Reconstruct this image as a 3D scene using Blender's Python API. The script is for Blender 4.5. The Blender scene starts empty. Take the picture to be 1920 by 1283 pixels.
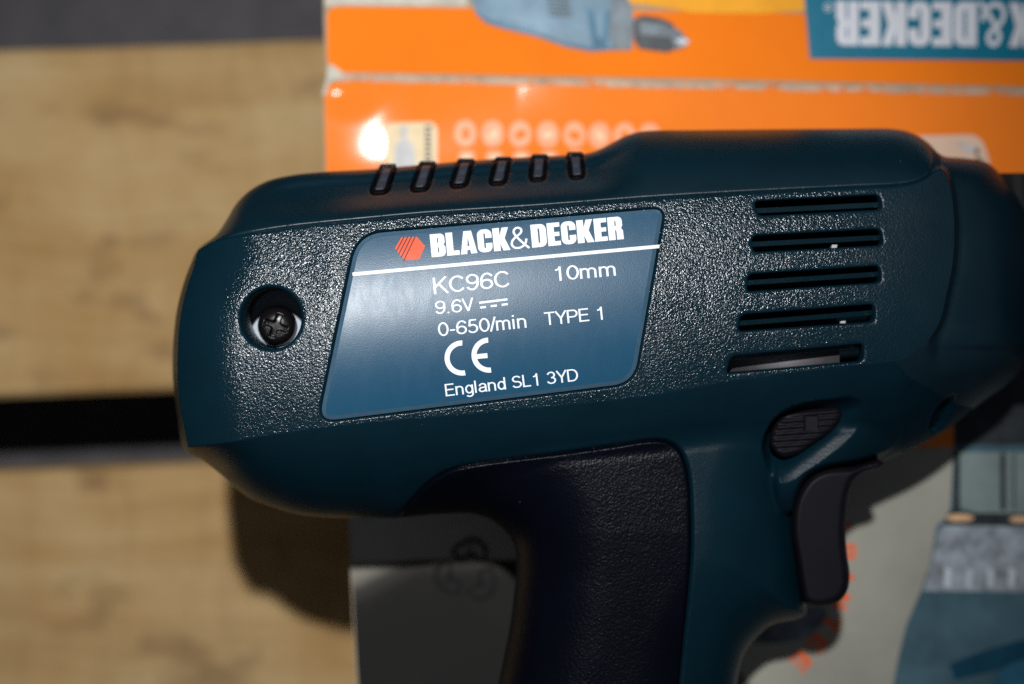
import bpy, math, random
import numpy as np
from mathutils import Vector
from mathutils.geometry import delaunay_2d_cdt, tessellate_polygon

random.seed(7); rng = np.random.default_rng(7)
SC = bpy.context.scene
COL = SC.collection

# ------------------------------------------------------------------ scale, camera, light
U = 9e-5                  # metres per design unit (u)
H = 3889.0                # camera height above the drill's face, in u (0.35 m)
ZF = 0.187                # world height of the drill's face

cam_d = bpy.data.cameras.new('camera'); cam = bpy.data.objects.new('camera', cam_d); COL.objects.link(cam)
cam.location = (0, 0, ZF + H * U); cam.rotation_euler = (0, 0, 0)
cam_d.sensor_width = 36; cam_d.lens = 36 * (H / 1920.0)
cam_d.clip_start = 0.01; cam_d.clip_end = 20
cam_d.dof.use_dof = True; cam_d.dof.focus_distance = (H + 24) * U
cam_d.dof.aperture_fstop = cam_d.lens / 10.0
cam_d.dof.aperture_blades = 0
SC.camera = cam

world = bpy.data.worlds.new('World'); SC.world = world; world.use_nodes = True
bg = world.node_tree.nodes['Background']
bg.inputs[0].default_value = (0.80, 0.88, 1.0, 1); bg.inputs[1].default_value = 0.088

lamp_d = bpy.data.lights.new('work_lamp', 'SPOT'); lamp = bpy.data.objects.new('work_lamp', lamp_d); COL.objects.link(lamp)
LAMP = Vector((-0.030, 0.214, ZF + 0.70))
lamp.location = LAMP
aim = Vector((-0.040, 0.024, ZF - 0.06))
lamp.rotation_euler = (aim - LAMP).to_track_quat('-Z', 'Y').to_euler()
lamp_d.energy = 30; lamp_d.color = (0.96, 0.985, 1.0)
lamp_d.spot_size = math.radians(27.5); lamp_d.spot_blend = 1.0
lamp_d.shadow_soft_size = 0.010
SC.view_settings.view_transform = 'Standard'; SC.view_settings.look = 'None'
SC.view_settings.exposure = 0.0; SC.view_settings.gamma = 1.0
SC.cycles.max_bounces = 6; SC.cycles.use_denoising = False; SC.cycles.sample_clamp_indirect = 2.0; SC.cycles.sample_clamp_direct = 6.0
SC.cycles.caustics_reflective = False; SC.cycles.caustics_refractive = False

# ------------------------------------------------------------------ design space helpers
def W(x, y, z):
    """design position: x, y measured on the photograph, z = depth below the face (u) -> metres"""
    k = (H - z) / H
    return np.stack([(x - 960) * U * k, (641.5 - y) * U * k, ZF + z * U], -1)

def spline(pts, closed=False, step=4.0):
    P = np.array(pts, float); n = len(P); out = []
    rngi = range(n if closed else n - 1)
    for i in rngi:
        if closed:
            p0, p1, p2, p3 = P[i - 1], P[i], P[(i + 1) % n], P[(i + 2) % n]
        else:
            p1, p2 = P[i], P[i + 1]
            p0 = P[i - 1] if i > 0 else 2 * p1 - p2
            p3 = P[i + 2] if i + 2 < n else 2 * p2 - p1
        # centripetal Catmull-Rom
        a = [0.0]
        for q, r in ((p0, p1), (p1, p2), (p2, p3)):
            a.append(a[-1] + max(np.linalg.norm(r - q), 1e-6) ** 0.5)
        t0, t1, t2, t3 = a
        m = max(1, int(np.linalg.norm(p2 - p1) / step))
        for j in range(m):
            t = t1 + (t2 - t1) * j / m
            A1 = (t1 - t) / (t1 - t0) * p0 + (t - t0) / (t1 - t0) * p1
            A2 = (t2 - t) / (t2 - t1) * p1 + (t - t1) / (t2 - t1) * p2
            A3 = (t3 - t) / (t3 - t2) * p2 + (t - t2) / (t3 - t2) * p3
            B1 = (t2 - t) / (t2 - t0) * A1 + (t - t0) / (t2 - t0) * A2
            B2 = (t3 - t) / (t3 - t1) * A2 + (t - t1) / (t3 - t1) * A3
            out.append((t2 - t) / (t2 - t1) * B1 + (t - t1) / (t2 - t1) * B2)
    if not closed: out.append(P[-1])
    return np.array(out)

def roundpoly(pts, r, step=3.0):
    """polygon with rounded corners; r is one radius or one per corner"""
    P = np.array(pts, float); n = len(P); out = []
    for i in range(n):
        a, b, c = P[i - 1], P[i], P[(i + 1) % n]
        ri = r[i] if hasattr(r, '__len__') else r
        d1 = min(ri, np.linalg.norm(a - b) * .48); d2 = min(ri, np.linalg.norm(c - b) * .48)
        s = b + (a - b) / np.linalg.norm(a - b) * d1; e = b + (c - b) / np.linalg.norm(c - b) * d2
        m = max(2, int(ri / step) + 2)
        for j in range(m + 1):
            t = j / m
            out.append((1 - t) ** 2 * s + 2 * t * (1 - t) * b + t * t * e)
    return resample(np.array(out), step)

def resample(P, step):
    out = []
    n = len(P)
    for i in range(n):
        a, b = P[i], P[(i + 1) % n]
        L = np.linalg.norm(b - a)
        if L < 1e-6: continue
        m = max(1, int(L / step))
        for j in range(m): out.append(a + (b - a) * j / m)
    return np.array(out)

def ellipse(cx, cy, rx, ry, n=40, rot=0.0):
    a = np.linspace(0, 2 * math.pi, n, endpoint=False)
    x, y = rx * np.cos(a), ry * np.sin(a)
    c, s = math.cos(rot), math.sin(rot)
    return np.stack([cx + x * c - y * s, cy + x * s + y * c], -1)

def inside(Q, P):
    x, y = Q[:, 0], Q[:, 1]; res = np.zeros(len(Q), bool)
    bb = (x >= P[:, 0].min()) & (x <= P[:, 0].max()) & (y >= P[:, 1].min()) & (y <= P[:, 1].max())
    idx = np.nonzero(bb)[0]
    if len(idx) == 0: return res
    x, y = x[idx], y[idx]; r = np.zeros(len(idx), bool)
    n = len(P)
    for i in range(n):
        x1, y1 = P[i]; x2, y2 = P[(i + 1) % n]
        if y1 == y2: continue
        c = ((y1 > y) != (y2 > y)) & (x < (x2 - x1) * (y - y1) / (y2 - y1) + x1)
        r ^= c
    res[idx] = r
    return res

def dist(Q, P, closed=True):
    A = P; B = np.roll(P, -1, 0)
    if not closed: A, B = P[:-1], P[1:]
    D = B - A; L2 = np.maximum((D * D).sum(1), 1e-12)
    out = np.empty(len(Q))
    for s in range(0, len(Q), 4000):
        q = Q[s:s + 4000]
        v = q[:, None, :] - A[None]
        t = np.clip((v * D[None]).sum(2) / L2[None], 0, 1)
        e = v - t[..., None] * D[None]
        out[s:s + 4000] = np.sqrt((e * e).sum(2).min(1))
    return out

def sdist(Q, P):        # positive inside
    d = dist(Q, P); return np.where(inside(Q, P), d, -d)

def offset(P, d):       # d > 0 inward
    A = np.roll(P, 1, 0); B = np.roll(P, -1, 0)
    T = B - A; T /= np.maximum(np.linalg.norm(T, axis=1, keepdims=True), 1e-9)
    Nn = np.stack([-T[:, 1], T[:, 0]], -1)
    area = 0.5 * np.sum(P[:, 0] * np.roll(P[:, 1], -1) - np.roll(P[:, 0], -1) * P[:, 1])
    return P + Nn * (d if area > 0 else -d)

def cdt(rings, lines=(), pts=None, outer=None, clear=1.6):
    """triangulate: rings/lines are constraints, pts are free points, outer keeps only what it encloses"""
    V, Ed = [], []
    for R in rings:
        b = len(V); V += [tuple(p) for p in R]; n = len(R)
        Ed += [(b + i, b + (i + 1) % n) for i in range(n)]
    for L in lines:
        b = len(V); V += [tuple(p) for p in L]
        Ed += [(b + i, b + i + 1) for i in range(len(L) - 1)]
    if pts is not None and len(pts):
        pts = np.asarray(pts)
        # drop free points too close to constraint vertices
        C = np.array(V); cell = {}
        for c in C: cell.setdefault((int(c[0] // 4), int(c[1] // 4)), []).append(c)
        keep = []
        for p in pts:
            i, j = int(p[0] // 4), int(p[1] // 4); ok = True
            for a in (i - 1, i, i + 1):
                for b in (j - 1, j, j + 1):
                    for c in cell.get((a, b), ()):
                        if abs(c[0] - p[0]) < clear and abs(c[1] - p[1]) < clear: ok = False
            if ok:
                keep.append(p)
        V += [tuple(p) for p in keep]
    r = delaunay_2d_cdt([Vector(v) for v in V], Ed, [], 0, 1e-3)
    X = np.array([(v[0], v[1]) for v in r[0]]); F = np.array(r[2])
    c = X[F].mean(1)
    if outer is not None:
        k = inside(c, outer); F, c = F[k], c[k]
    # CDT output seen in y-down space: flip to make +z normals
    a = X[F]; ar = (a[:, 1, 0] - a[:, 0, 0]) * (a[:, 2, 1] - a[:, 0, 1]) - (a[:, 2, 0] - a[:, 0, 0]) * (a[:, 1, 1] - a[:, 0, 1])
    ok = np.abs(ar) > 4e-3; F, c, ar = F[ok], c[ok], ar[ok]
    fl = ar > 0
    F[fl] = F[fl][:, ::-1]
    return X, F, c

def grid(x0, y0, x1, y1, step):
    xs = np.arange(x0, x1, step); ys = np.arange(y0, y1, step * .87)
    g = [(x + (step / 2 if j % 2 else 0), y) for j, y in enumerate(ys) for x in xs]
    return np.array(g)

# ------------------------------------------------------------------ object helpers
def root(name, label, cat, loc):
    o = bpy.data.objects.new(name, None); COL.objects.link(o)
    o.location = loc; o['label'] = label; o['category'] = cat
    o.empty_display_size = 0.02
    o['base'] = list(loc)
    return o

def origin(o):
    while o.parent: o = o.parent
    return np.array(o.location)

def mesh_obj(name, V, F, mat, parent=None, smooth=True, attrs=None, label=None):
    V = np.asarray(V, float)
    F = [tuple(int(i) for i in f) for f in F]
    used = sorted({i for f in F for i in f}); mp = {u: i for i, u in enumerate(used)}
    F = [tuple(mp[i] for i in f) for f in F]; Vu = V[used]
    off = origin(parent) if parent is not None else np.zeros(3)
    me = bpy.data.meshes.new(name)
    me.from_pydata([tuple(v) for v in (Vu - off)], [], F)
    if attrs:
        for k, a in attrs.items():
            at = me.attributes.new(k, 'FLOAT', 'POINT'); at.data.foreach_set('value', np.asarray(a, float)[used])
    me.polygons.foreach_set('use_smooth', [smooth] * len(F))
    me.materials.append(mat); me.update()
    o = bpy.data.objects.new(name, me); COL.objects.link(o)
    if parent is not None: o.parent = parent
    if label: o['label'] = label
    return o

class Acc:      # collects pieces into one mesh
    def __init__(s): s.V = []; s.F = []
    def add(s, V, F):
        b = len(s.V); s.V += [tuple(v) for v in V]; s.F += [tuple(int(i) + b for i in f) for f in F]
    def obj(s, name, mat, parent=None, smooth=True, label=None):
        return mesh_obj(name, s.V, s.F, mat, parent, smooth, label=label)

def box_wedge(quad_top, z0, z1):
    """slab from four world xy points, z1 top, z0 bottom"""
    V = [(x, y, z0) for x, y in quad_top] + [(x, y, z1) for x, y in quad_top]
    F = [(0, 3, 2, 1), (4, 5, 6, 7), (0, 1, 5, 4), (1, 2, 6, 5), (2, 3, 7, 6), (3, 0, 4, 7)]
    return V, F

def sheet(outline, zf, step=None, rim=None):
    """flat sheet following the height function zf(x, y); returns world V, F"""
    P = np.asarray(outline, float)
    if step:
        g = grid(P[:, 0].min(), P[:, 1].min(), P[:, 0].max(), P[:, 1].max(), step)
        g = g[sdist(g, P) > step * .4] if len(g) else g
        X, F, c = cdt([resample(P, step)], pts=g, outer=P)
    else:
        X = P; tris = tessellate_polygon([[Vector((p[0], p[1], 0)) for p in P]])
        F = np.array(tris); a = X[F]
        ar = (a[:, 1, 0] - a[:, 0, 0]) * (a[:, 2, 1] - a[:, 0, 1]) - (a[:, 2, 0] - a[:, 0, 0]) * (a[:, 1, 1] - a[:, 0, 1])
        F[ar > 0] = F[ar > 0][:, ::-1]
    z = zf(X[:, 0], X[:, 1]) if callable(zf) else np.full(len(X), float(zf))
    return W(X[:, 0], X[:, 1], z), F

# ------------------------------------------------------------------ lettering
def arc(cx, cy, r, a0, a1, n=6):
    return [(cx + r * math.cos(math.radians(a0 + (a1 - a0) * i / n)), cy + r * math.sin(math.radians(a0 + (a1 - a0) * i / n))) for i in range(n + 1)]
GL = {
 'L': (.52, [[(0, 0), (.52, 0), (.52, .2), (.28, .2), (.28, 1), (0, 1)]]),
 'E': (.52, [[(0, 0), (.52, 0), (.52, .19), (.28, .19), (.28, .41), (.49, .41), (.49, .59), (.28, .59), (.28, .81), (.52, .81), (.52, 1), (0, 1)]]),
 'A': (.68, [[(0, 0), (.26, 0), (.28, .17), (.4, .17), (.42, 0), (.68, 0), (.5, 1), (.18, 1)], [(.295, .34), (.385, .34), (.34, .74)]]),
 'K': (.66, [[(0, 0), (.28, 0), (.28, .32), (.39, 0), (.68, 0), (.48, .53), (.66, 1), (.39, 1), (.28, .66), (.28, 1), (0, 1)]]),
 'D': (.62, [[(0, 0)] + arc(.38, .24, .24, -90, 0) + arc(.38, .76, .24, 0, 90) + [(0, 1)], [(.28, .18)] + arc(.30, .23, .05, -90, 0, 3) + arc(.30, .77, .05, 0, 90, 3) + [(.28, .82)]]),
 'C': (.6, [[(.6, .39)] + arc(.36, .24, .24, 0, -90) + arc(.24, .24, .24, -90, -180) + arc(.24, .76, .24, 180, 90) + arc(.36, .76, .24, 90, 0) + [(.6, .61), (.33, .61)] + arc(.3, .79, .035, 0, 180, 4) + arc(.3, .21, .035, 180, 360, 4) + [(.33, .39)]]),
 'B': (.6, [[(0, 0)] + arc(.4, .2, .2, -90, 0) + [(.6, .42), (.53, .51), (.59, .6)] + arc(.4, .81, .19, 0, 90) + [(0, 1)],
            [(.28, .17), (.32, .18), (.335, .22), (.335, .37), (.31, .42), (.28, .42)], [(.28, .6), (.31, .6), (.33, .64), (.33, .78), (.31, .83), (.28, .83)]]),
 'R': (.6, [[(0, 0), (.28, 0), (.28, .42), (.31, .42), (.335, .37), (.335, 0), (.61, 0), (.6, .38), (.53, .5), (.59, .6)] + arc(.4, .81, .19, 0, 90) + [(0, 1)],
            [(.28, .59), (.31, .59), (.33, .63), (.33, .78), (.31, .83), (.28, .83)]]),
}
def heavy(word, gap=.045):
    """heavy condensed capitals -> 2D verts (unit cap height), tris, width"""
    V, F, x = [], [], 0.0
    for ch in word:
        w, loops = GL[ch]
        flat = [(p[0] + x, p[1]) for l in loops for p in l]; b = len(V)
        V += flat
        F += [tuple(i + b for i in t) for t in tessellate_polygon([[Vector((p[0], p[1], 0)) for p in l] for l in loops])]
        x += w + gap
    return np.array(V), F, x - gap

def el(cx, cy, rx, ry, a0, a1, n=14):
    return [(cx + rx * math.cos(math.radians(a0 + (a1 - a0) * i / n)), cy + ry * math.sin(math.radians(a0 + (a1 - a0) * i / n))) for i in range(n + 1)]
_six = [el(.3, .31, .235, .255, 0, 360, 22), el(.335, .47, .27, .47, 182, 38)]
SG = {      # light sans capitals, figures and small letters drawn as strokes: advance, strokes
 '0': (.62, [el(.3, .5, .235, .445, 0, 360, 26)]),
 '1': (.62, [[(.34, 0), (.34, 1)], [(.12, .755), (.22, .775), (.29, .83), (.33, .93)]]),
 '3': (.62, [el(.29, .72, .205, .225, 165, -90), el(.29, .285, .235, .235, 90, -165)]),
 '5': (.62, [[(.51, .945), (.15, .945)], [(.165, .98), (.11, .50)], el(.285, .325, .24, .275, 138, -155)]),
 '6': (.62, _six), '9': (.62, [[(.6 - x, 1 - y) for x, y in q] for q in _six]),
 'K': (.70, [[(.07, 0), (.07, 1)], [(.60, 1.0), (.09, .40)], [(.26, .60), (.64, 0)]]),
 'C': (.76, [el(.39, .5, .32, .445, 38, 322, 24)]),
 'V': (.64, [[(.03, 1), (.31, .03)], [(.59, 1), (.31, .03)]]),
 'T': (.62, [[(.01, .945), (.59, .945)], [(.3, 0), (.3, .9)]]),
 'Y': (.64, [[(.03, 1), (.31, .43)], [(.60, 1), (.31, .43)], [(.31, 0), (.31, .45)]]),
 'P': (.66, [[(.07, 0), (.07, 1)], [(.1, .945), (.36, .945)] + el(.37, .70, .2, .245, 88, -88) + [(.36, .455), (.1, .455)]]),
 'E': (.64, [[(.07, 0), (.07, 1)], [(.1, .945), (.56, .945)], [(.1, .52), (.53, .52)], [(.1, .055), (.58, .055)]]),
 'L': (.56, [[(.07, 0), (.07, 1)], [(.1, .055), (.51, .055)]]),
 'S': (.66, [el(.32, .725, .225, .22, 22, 262) + el(.32, .285, .25, .23, 82, -160)]),
 'D': (.72, [[(.07, 0), (.07, 1)], [(.1, .945), (.3, .945)] + el(.32, .5, .3, .445, 88, -88) + [(.3, .055), (.1, .055)]]),
 'A': (.68, [[(.03, 0), (.33, .97)], [(.63, 0), (.33, .97)], [(.14, .3), (.52, .3)]]),
 'G': (.78, [el(.39, .5, .32, .445, 38, 335, 24), [(.42, .46), (.72, .46)], [(.69, .46), (.69, .02)]]),
 'U': (.72, [[(.07, 1), (.07, .33)] + el(.34, .31, .27, .255, 180, 360) + [(.61, .33), (.61, 1)]]),
 'R': (.70, [[(.07, 0), (.07, 1)], [(.1, .945), (.36, .945)] + el(.38, .71, .2, .235, 88, -88) + [(.36, .475), (.1, .475)], [(.38, .47), (.52, .38), (.56, .2), (.60, 0)]]),
 'N': (.70, [[(.07, 0), (.07, 1)], [(.08, .97), (.60, .03)], [(.61, 0), (.61, 1)]]),
 'm': (.88, [[(.06, 0), (.06, .72)], el(.225, .48, .165, .19, 172, 0) + [(.39, .4), (.39, 0)], el(.555, .48, .165, .19, 172, 0) + [(.72, .4), (.72, 0)]]),
 'n': (.58, [[(.06, 0), (.06, .72)], el(.25, .47, .19, .2, 172, 0) + [(.44, .4), (.44, 0)]]),
 'i': (.26, [[(.07, 0), (.07, .72)], [(.07, .87), (.07, 1)]]),
 'g': (.58, [el(.26, .37, .195, .305, 0, 360, 22), [(.46, .72), (.46, -.02)] + el(.265, -.03, .195, .19, 0, -150)]),
 'l': (.24, [[(.07, 0), (.07, 1)]]),
 'a': (.58, [[(.09, .5)] + el(.27, .5, .18, .18, 160, 0) + [(.45, .4), (.45, .13), (.47, .06), (.53, .05)], [(.45, .42), (.36, .385), (.22, .365)] + el(.22, .215, .16, .16, 100, 290) + [(.36, .08), (.45, .2)]]),
 'd': (.58, [el(.26, .36, .195, .305, 0, 360, 22), [(.46, 0), (.46, 1)]]),
 '.': (.28, [[(.1, 0), (.1, .12)]]), '-': (.36, [[(.03, .37), (.31, .37)]]), '/': (.3, [[(.0, -.02), (.28, 1.02)]]), ' ': (.3, []),
 '&': (.78, [[tuple(p) for p in spline([(.74, .0), (.50, .27), (.26, .60), (.19, .78), (.25, .91), (.36, .95), (.47, .89), (.49, .77), (.40, .65), (.24, .53), (.11, .38), (.08, .22), (.17, .08), (.33, .045), (.50, .11), (.62, .26), (.66, .43)], False, .03)]]),
}
def text2d(s, wt=.115):
    """light sans lettering -> 2D verts (unit cap height) with a tiny per-stroke lift, quads, x0, x1"""
    V, F, x = [], [], 0.0
    for ch in s:
        adv, strokes = SG[ch]
        for si, q in enumerate(strokes):
            P = np.array(q, float); P[:, 0] += x
            closed = len(P) > 4 and np.linalg.norm(P[0] - P[-1]) < 1e-6
            if closed: P = P[:-1]
            n = len(P); b = len(V)
            for i in range(n):
                pa = P[i - 1] if (i > 0 or closed) else None; pb = P[(i + 1) % n] if (i < n - 1 or closed) else None
                ds = []
                if pa is not None: ds.append((P[i] - pa) / max(np.linalg.norm(P[i] - pa), 1e-9))
                if pb is not None: ds.append((pb - P[i]) / max(np.linalg.norm(pb - P[i]), 1e-9))
                d = sum(ds); d /= max(np.linalg.norm(d), 1e-9)
                m = 1 / max(.6, abs(float(np.dot(d, ds[0]))))
                nn = np.array([-d[1], d[0]]) * wt / 2 * m
                V.append((*(P[i] + nn), si)); V.append((*(P[i] - nn), si))
            for i in range(n if closed else n - 1):
                j = (i + 1) % n
                F.append((b + 2 * i, b + 2 * j, b + 2 * j + 1, b + 2 * i + 1))
        x += adv
    V = np.array(V)
    return V, F, V[:, 0].min(), V[:, 0].max()

def place2d(V, F, x0, x1, A, B, h, lift, zf):
    """lay 2D lettering with its baseline from A to B (photo positions), cap height h"""
    A = np.array(A, float); B = np.array(B, float); d = B - A; L = np.linalg.norm(d); d /= L
    up = np.array([d[1], -d[0]])
    P = A + np.outer((V[:, 0] - x0) / (x1 - x0) * L, d) + np.outer(V[:, 1] * h, up)
    z = zf(P[:, 0], P[:, 1]) + lift + (V[:, 2] * .18 if V.shape[1] > 2 else 0)
    Wd = W(P[:, 0], P[:, 1], z)
    # orient up
    out = []
    for f in F:
        a, b, c = Wd[f[0]], Wd[f[1]], Wd[f[2]]
        n = np.cross(b - a, c - a)[2]
        out.append(tuple(f) if n > 0 else tuple(f[::-1]))
    return Wd, out

# ------------------------------------------------------------------ materials
def new_mat(name):
    m = bpy.data.materials.new(name); m.use_nodes = True
    nt = m.node_tree; b = nt.nodes['Principled BSDF']
    return m, nt, b
def N(nt, t, **kw):
    n = nt.nodes.new(t)
    for k, v in kw.items(): setattr(n, k, v)
    return n
def math_n(nt, op, a, b=None, clamp=False):
    n = N(nt, 'ShaderNodeMath', operation=op, use_clamp=clamp)
    for i, v in enumerate((a, b)):
        if v is None: continue
        if isinstance(v, (int, float)): n.inputs[i].default_value = v
        else: nt.links.new(v, n.inputs[i])
    return n.outputs[0]
def tex_noise(nt, scale, detail=3, rough=.5, vec=None):
    n = N(nt, 'ShaderNodeTexNoise'); n.inputs['Scale'].default_value = scale
    n.inputs['Detail'].default_value = detail; n.inputs['Roughness'].default_value = rough
    if vec is not None: nt.links.new(vec, n.inputs['Vector'])
    return n.outputs['Fac']
def ramp(nt, fac, stops):
    r = N(nt, 'ShaderNodeValToRGB'); e = r.color_ramp.elements
    while len(e) < len(stops): e.new(.5)
    for el, (p, c) in zip(e, stops): el.position = p; el.color = (*c, 1) if len(c) == 3 else c
    nt.links.new(fac, r.inputs[0]); return r.outputs[0]
def mapping(nt, scale, src=None):
    m = N(nt, 'ShaderNodeMapping'); m.inputs['Scale'].default_value = scale
    if src is None: src = N(nt, 'ShaderNodeTexCoord').outputs['Object']
    nt.links.new(src, m.inputs['Vector']); return m.outputs[0]

def plastic(name, base, rough, grain=0.0, gscale=2300, dust=True, spec=.5, fine=.15, use_attr=False):
    m, nt, b = new_mat(name)
    vec = N(nt, 'ShaderNodeTexCoord').outputs['Object']
    v = N(nt, 'ShaderNodeTexVoronoi', feature='SMOOTH_F1'); v.inputs['Scale'].default_value = gscale
    v.inputs['Smoothness'].default_value = .7
    wob = N(nt, 'ShaderNodeTexNoise'); wob.inputs['Scale'].default_value = gscale * .6; wob.inputs['Detail'].default_value = 2
    nt.links.new(vec, wob.inputs['Vector'])
    mx = N(nt, 'ShaderNodeVectorMath', operation='MULTIPLY_ADD')
    nt.links.new(wob.outputs['Color'], mx.inputs[0]); mx.inputs[1].default_value = (.0005,) * 3; nt.links.new(vec, mx.inputs[2])
    nt.links.new(mx.outputs[0], v.inputs['Vector'])
    hgt = math_n(nt, 'ADD', math_n(nt, 'MULTIPLY', v.outputs['Distance'], -1.0), math_n(nt, 'MULTIPLY', tex_noise(nt, gscale * .55, 2, .5, vec), 1.2))
    if use_attr:
        at = N(nt, 'ShaderNodeAttribute', attribute_name='grain')
        gfac = math_n(nt, 'MULTIPLY', at.outputs['Fac'], grain)
    else: gfac = None
    bp = N(nt, 'ShaderNodeBump'); bp.inputs['Distance'].default_value = .00012
    nt.links.new(hgt, bp.inputs['Height'])
    if gfac is not None: nt.links.new(gfac, bp.inputs['Strength'])
    else: bp.inputs['Strength'].default_value = grain
    bp2 = N(nt, 'ShaderNodeBump'); bp2.inputs['Distance'].default_value = .00004; bp2.inputs['Strength'].default_value = fine
    nt.links.new(tex_noise(nt, 7000, 2, .6, vec), bp2.inputs['Height']); nt.links.new(bp.outputs[0], bp2.inputs['Normal'])
    nt.links.new(bp2.outputs[0], b.inputs['Normal'])
    var = tex_noise(nt, 60, 4, .6, vec)
    base_c = ramp(nt, var, [(.3, tuple(c * .85 for c in base)), (.7, tuple(c * 1.15 for c in base))])
    if dust:
        # small pale dust specks
        dv = N(nt, 'ShaderNodeTexVoronoi', feature='F1'); dv.inputs['Scale'].default_value = 420; dv.inputs['Randomness'].default_value = 1
        nt.links.new(vec, dv.inputs['Vector'])
        col = N(nt, 'ShaderNodeSeparateColor'); nt.links.new(dv.outputs['Color'], col.inputs[0])
        thr = math_n(nt, 'MULTIPLY', math_n(nt, 'GREATER_THAN', col.outputs[0], .90), math_n(nt, 'MULTIPLY', col.outputs[1], .045))
        isd = math_n(nt, 'LESS_THAN', dv.outputs['Distance'], thr)
        mix = N(nt, 'ShaderNodeMix', data_type='RGBA')
        nt.links.new(math_n(nt, 'MULTIPLY', isd, .55), mix.inputs[0]); nt.links.new(base_c, mix.inputs[6]); mix.inputs[7].default_value = (.35, .33, .28, 1)
        base_c = mix.outputs[2]
    nt.links.new(base_c, b.inputs['Base Color'])
    rv = math_n(nt, 'ADD', math_n(nt, 'MULTIPLY', tex_noise(nt, 150, 4, .6, vec), .16), rough - .08)
    if use_attr:
        rv = math_n(nt, 'SUBTRACT', rv, math_n(nt, 'MULTIPLY', at.outputs['Fac'], rough - .17))
    nt.links.new(rv, b.inputs['Roughness'])
    b.inputs['Specular IOR Level'].default_value = spec
    if use_attr: nt.links.new(math_n(nt, 'ADD', math_n(nt, 'MULTIPLY', at.outputs['Fac'], .28), .05), b.inputs['Specular IOR Level'])
    return m

def printed(name, base, rough=.3, var=.12, scale=120, coat=.0, speck=None, crough=.12):
    m, nt, b = new_mat(name)
    vec = N(nt, 'ShaderNodeTexCoord').outputs['Object']
    f = tex_noise(nt, scale, 5, .65, vec)
    c = ramp(nt, f, [(.3, tuple(x * (1 - var) for x in base)), (.7, tuple(min(1, x * (1 + var)) for x in base))])
    if speck:
        f2 = tex_noise(nt, speck[0], 6, .7, vec)
        k = ramp(nt, f2, [(speck[1], (0, 0, 0)), (speck[1] + .06, (1, 1, 1))])
        mix = N(nt, 'ShaderNodeMix', data_type='RGBA'); nt.links.new(k, mix.inputs[0]); nt.links.new(c, mix.inputs[6]); mix.inputs[7].default_value = (*speck[2], 1)
        c = mix.outputs[2]
    nt.links.new(c, b.inputs['Base Color'])
    rr = math_n(nt, 'ADD', math_n(nt, 'MULTIPLY', tex_noise(nt, 300, 4, .6, vec), .12), rough - .06)
    nt.links.new(rr, b.inputs['Roughness'])
    bp = N(nt, 'ShaderNodeBump'); bp.inputs['Distance'].default_value = .0006; bp.inputs['Strength'].default_value = .25
    nt.links.new(tex_noise(nt, 90, 3, .5, vec), bp.inputs['Height']); nt.links.new(bp.outputs[0], b.inputs['Normal'])
    b.inputs['Coat Weight'].default_value = coat; b.inputs['Coat Roughness'].default_value = crough; b.inputs['Specular IOR Level'].default_value = .12
    return m

TEAL = (.0015, .0130, .0212)
M_shell = plastic('textured_teal_plastic', TEAL, .46, grain=.54, gscale=3600, use_attr=True)
M_cap = plastic('smooth_teal_plastic', TEAL, .37, grain=.05, fine=.2, spec=.42)
M_grip = plastic('dark_navy_grip_plastic', (.0012, .0017, .0045), .34, grain=.42, gscale=2600, spec=.10)
M_under = plastic('teal_plastic_underside', TEAL, .5, grain=.1, spec=.08)
M_black = plastic('black_plastic', (.004, .0035, .004), .5, grain=.1, dust=False, spec=.1)
M_trig = plastic('trigger_plastic', (.0062, .0050, .0082), .55, grain=.05, dust=False, spec=.16)
M_slot = plastic('slot_black', (.002, .002, .003), .5, grain=.05, dust=False, spec=.08)
M_rib = plastic('rib_plastic', (.034, .038, .052), .40, grain=.1, dust=False)

def label_mat():
    m, nt, b = new_mat('nameplate_film')
    vec = N(nt, 'ShaderNodeTexCoord').outputs['Object']
    f = tex_noise(nt, 8000, 2, .7, vec)
    nt.links.new(ramp(nt, f, [(.3, (.006, .052, .102)), (.7, (.010, .066, .126))]), b.inputs['Base Color'])
    # fine scuffs
    sc = tex_noise(nt, 1, 4, .7, mapping(nt, (420, 160, 90)))
    rr = math_n(nt, 'ADD', math_n(nt, 'MULTIPLY', ramp(nt, sc, [(.4, (0, 0, 0)), (.75, (1, 1, 1))]), .05), .275)
    b.inputs['Specular IOR Level'].default_value = .20
    nt.links.new(rr, b.inputs['Roughness'])
    bp = N(nt, 'ShaderNodeBump'); bp.inputs['Distance'].default_value = .00002; bp.inputs['Strength'].default_value = .55
    nt.links.new(tex_noise(nt, 5200, 2, .6, vec), bp.inputs['Height']); nt.links.new(bp.outputs[0], b.inputs['Normal'])
    return m
M_label = label_mat()
M_edge = printed('nameplate_edge_film', (.05, .10, .15), .25, .1, 900)
M_white = printed('white_print', (.80, .82, .84), .35, .03, 3000)
M_logo = printed('orange_red_print', (.80, .085, .022), .35, .06, 3000)
M_logo_d = printed('dark_print', (.05, .012, .02), .4, .05, 3000)

def metal(name, base, rough):
    m, nt, b = new_mat(name)
    b.inputs['Base Color'].default_value = (*base, 1); b.inputs['Metallic'].default_value = 1
    vec = N(nt, 'ShaderNodeTexCoord').outputs['Object']
    nt.links.new(math_n(nt, 'ADD', math_n(nt, 'MULTIPLY', tex_noise(nt, 900, 3, .6, vec), .25), rough - .12), b.inputs['Roughness'])
    return m
M_steel = metal('motor_steel', (.17, .16, .17), .62)
M_screw = plastic('blackened_steel', (.006, .005, .0055), .30, grain=.04, dust=False, spec=.32, fine=.05)
M_washer = printed('pale_boss_plastic', (.42, .47, .53), .35, .08, 800)

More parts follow.
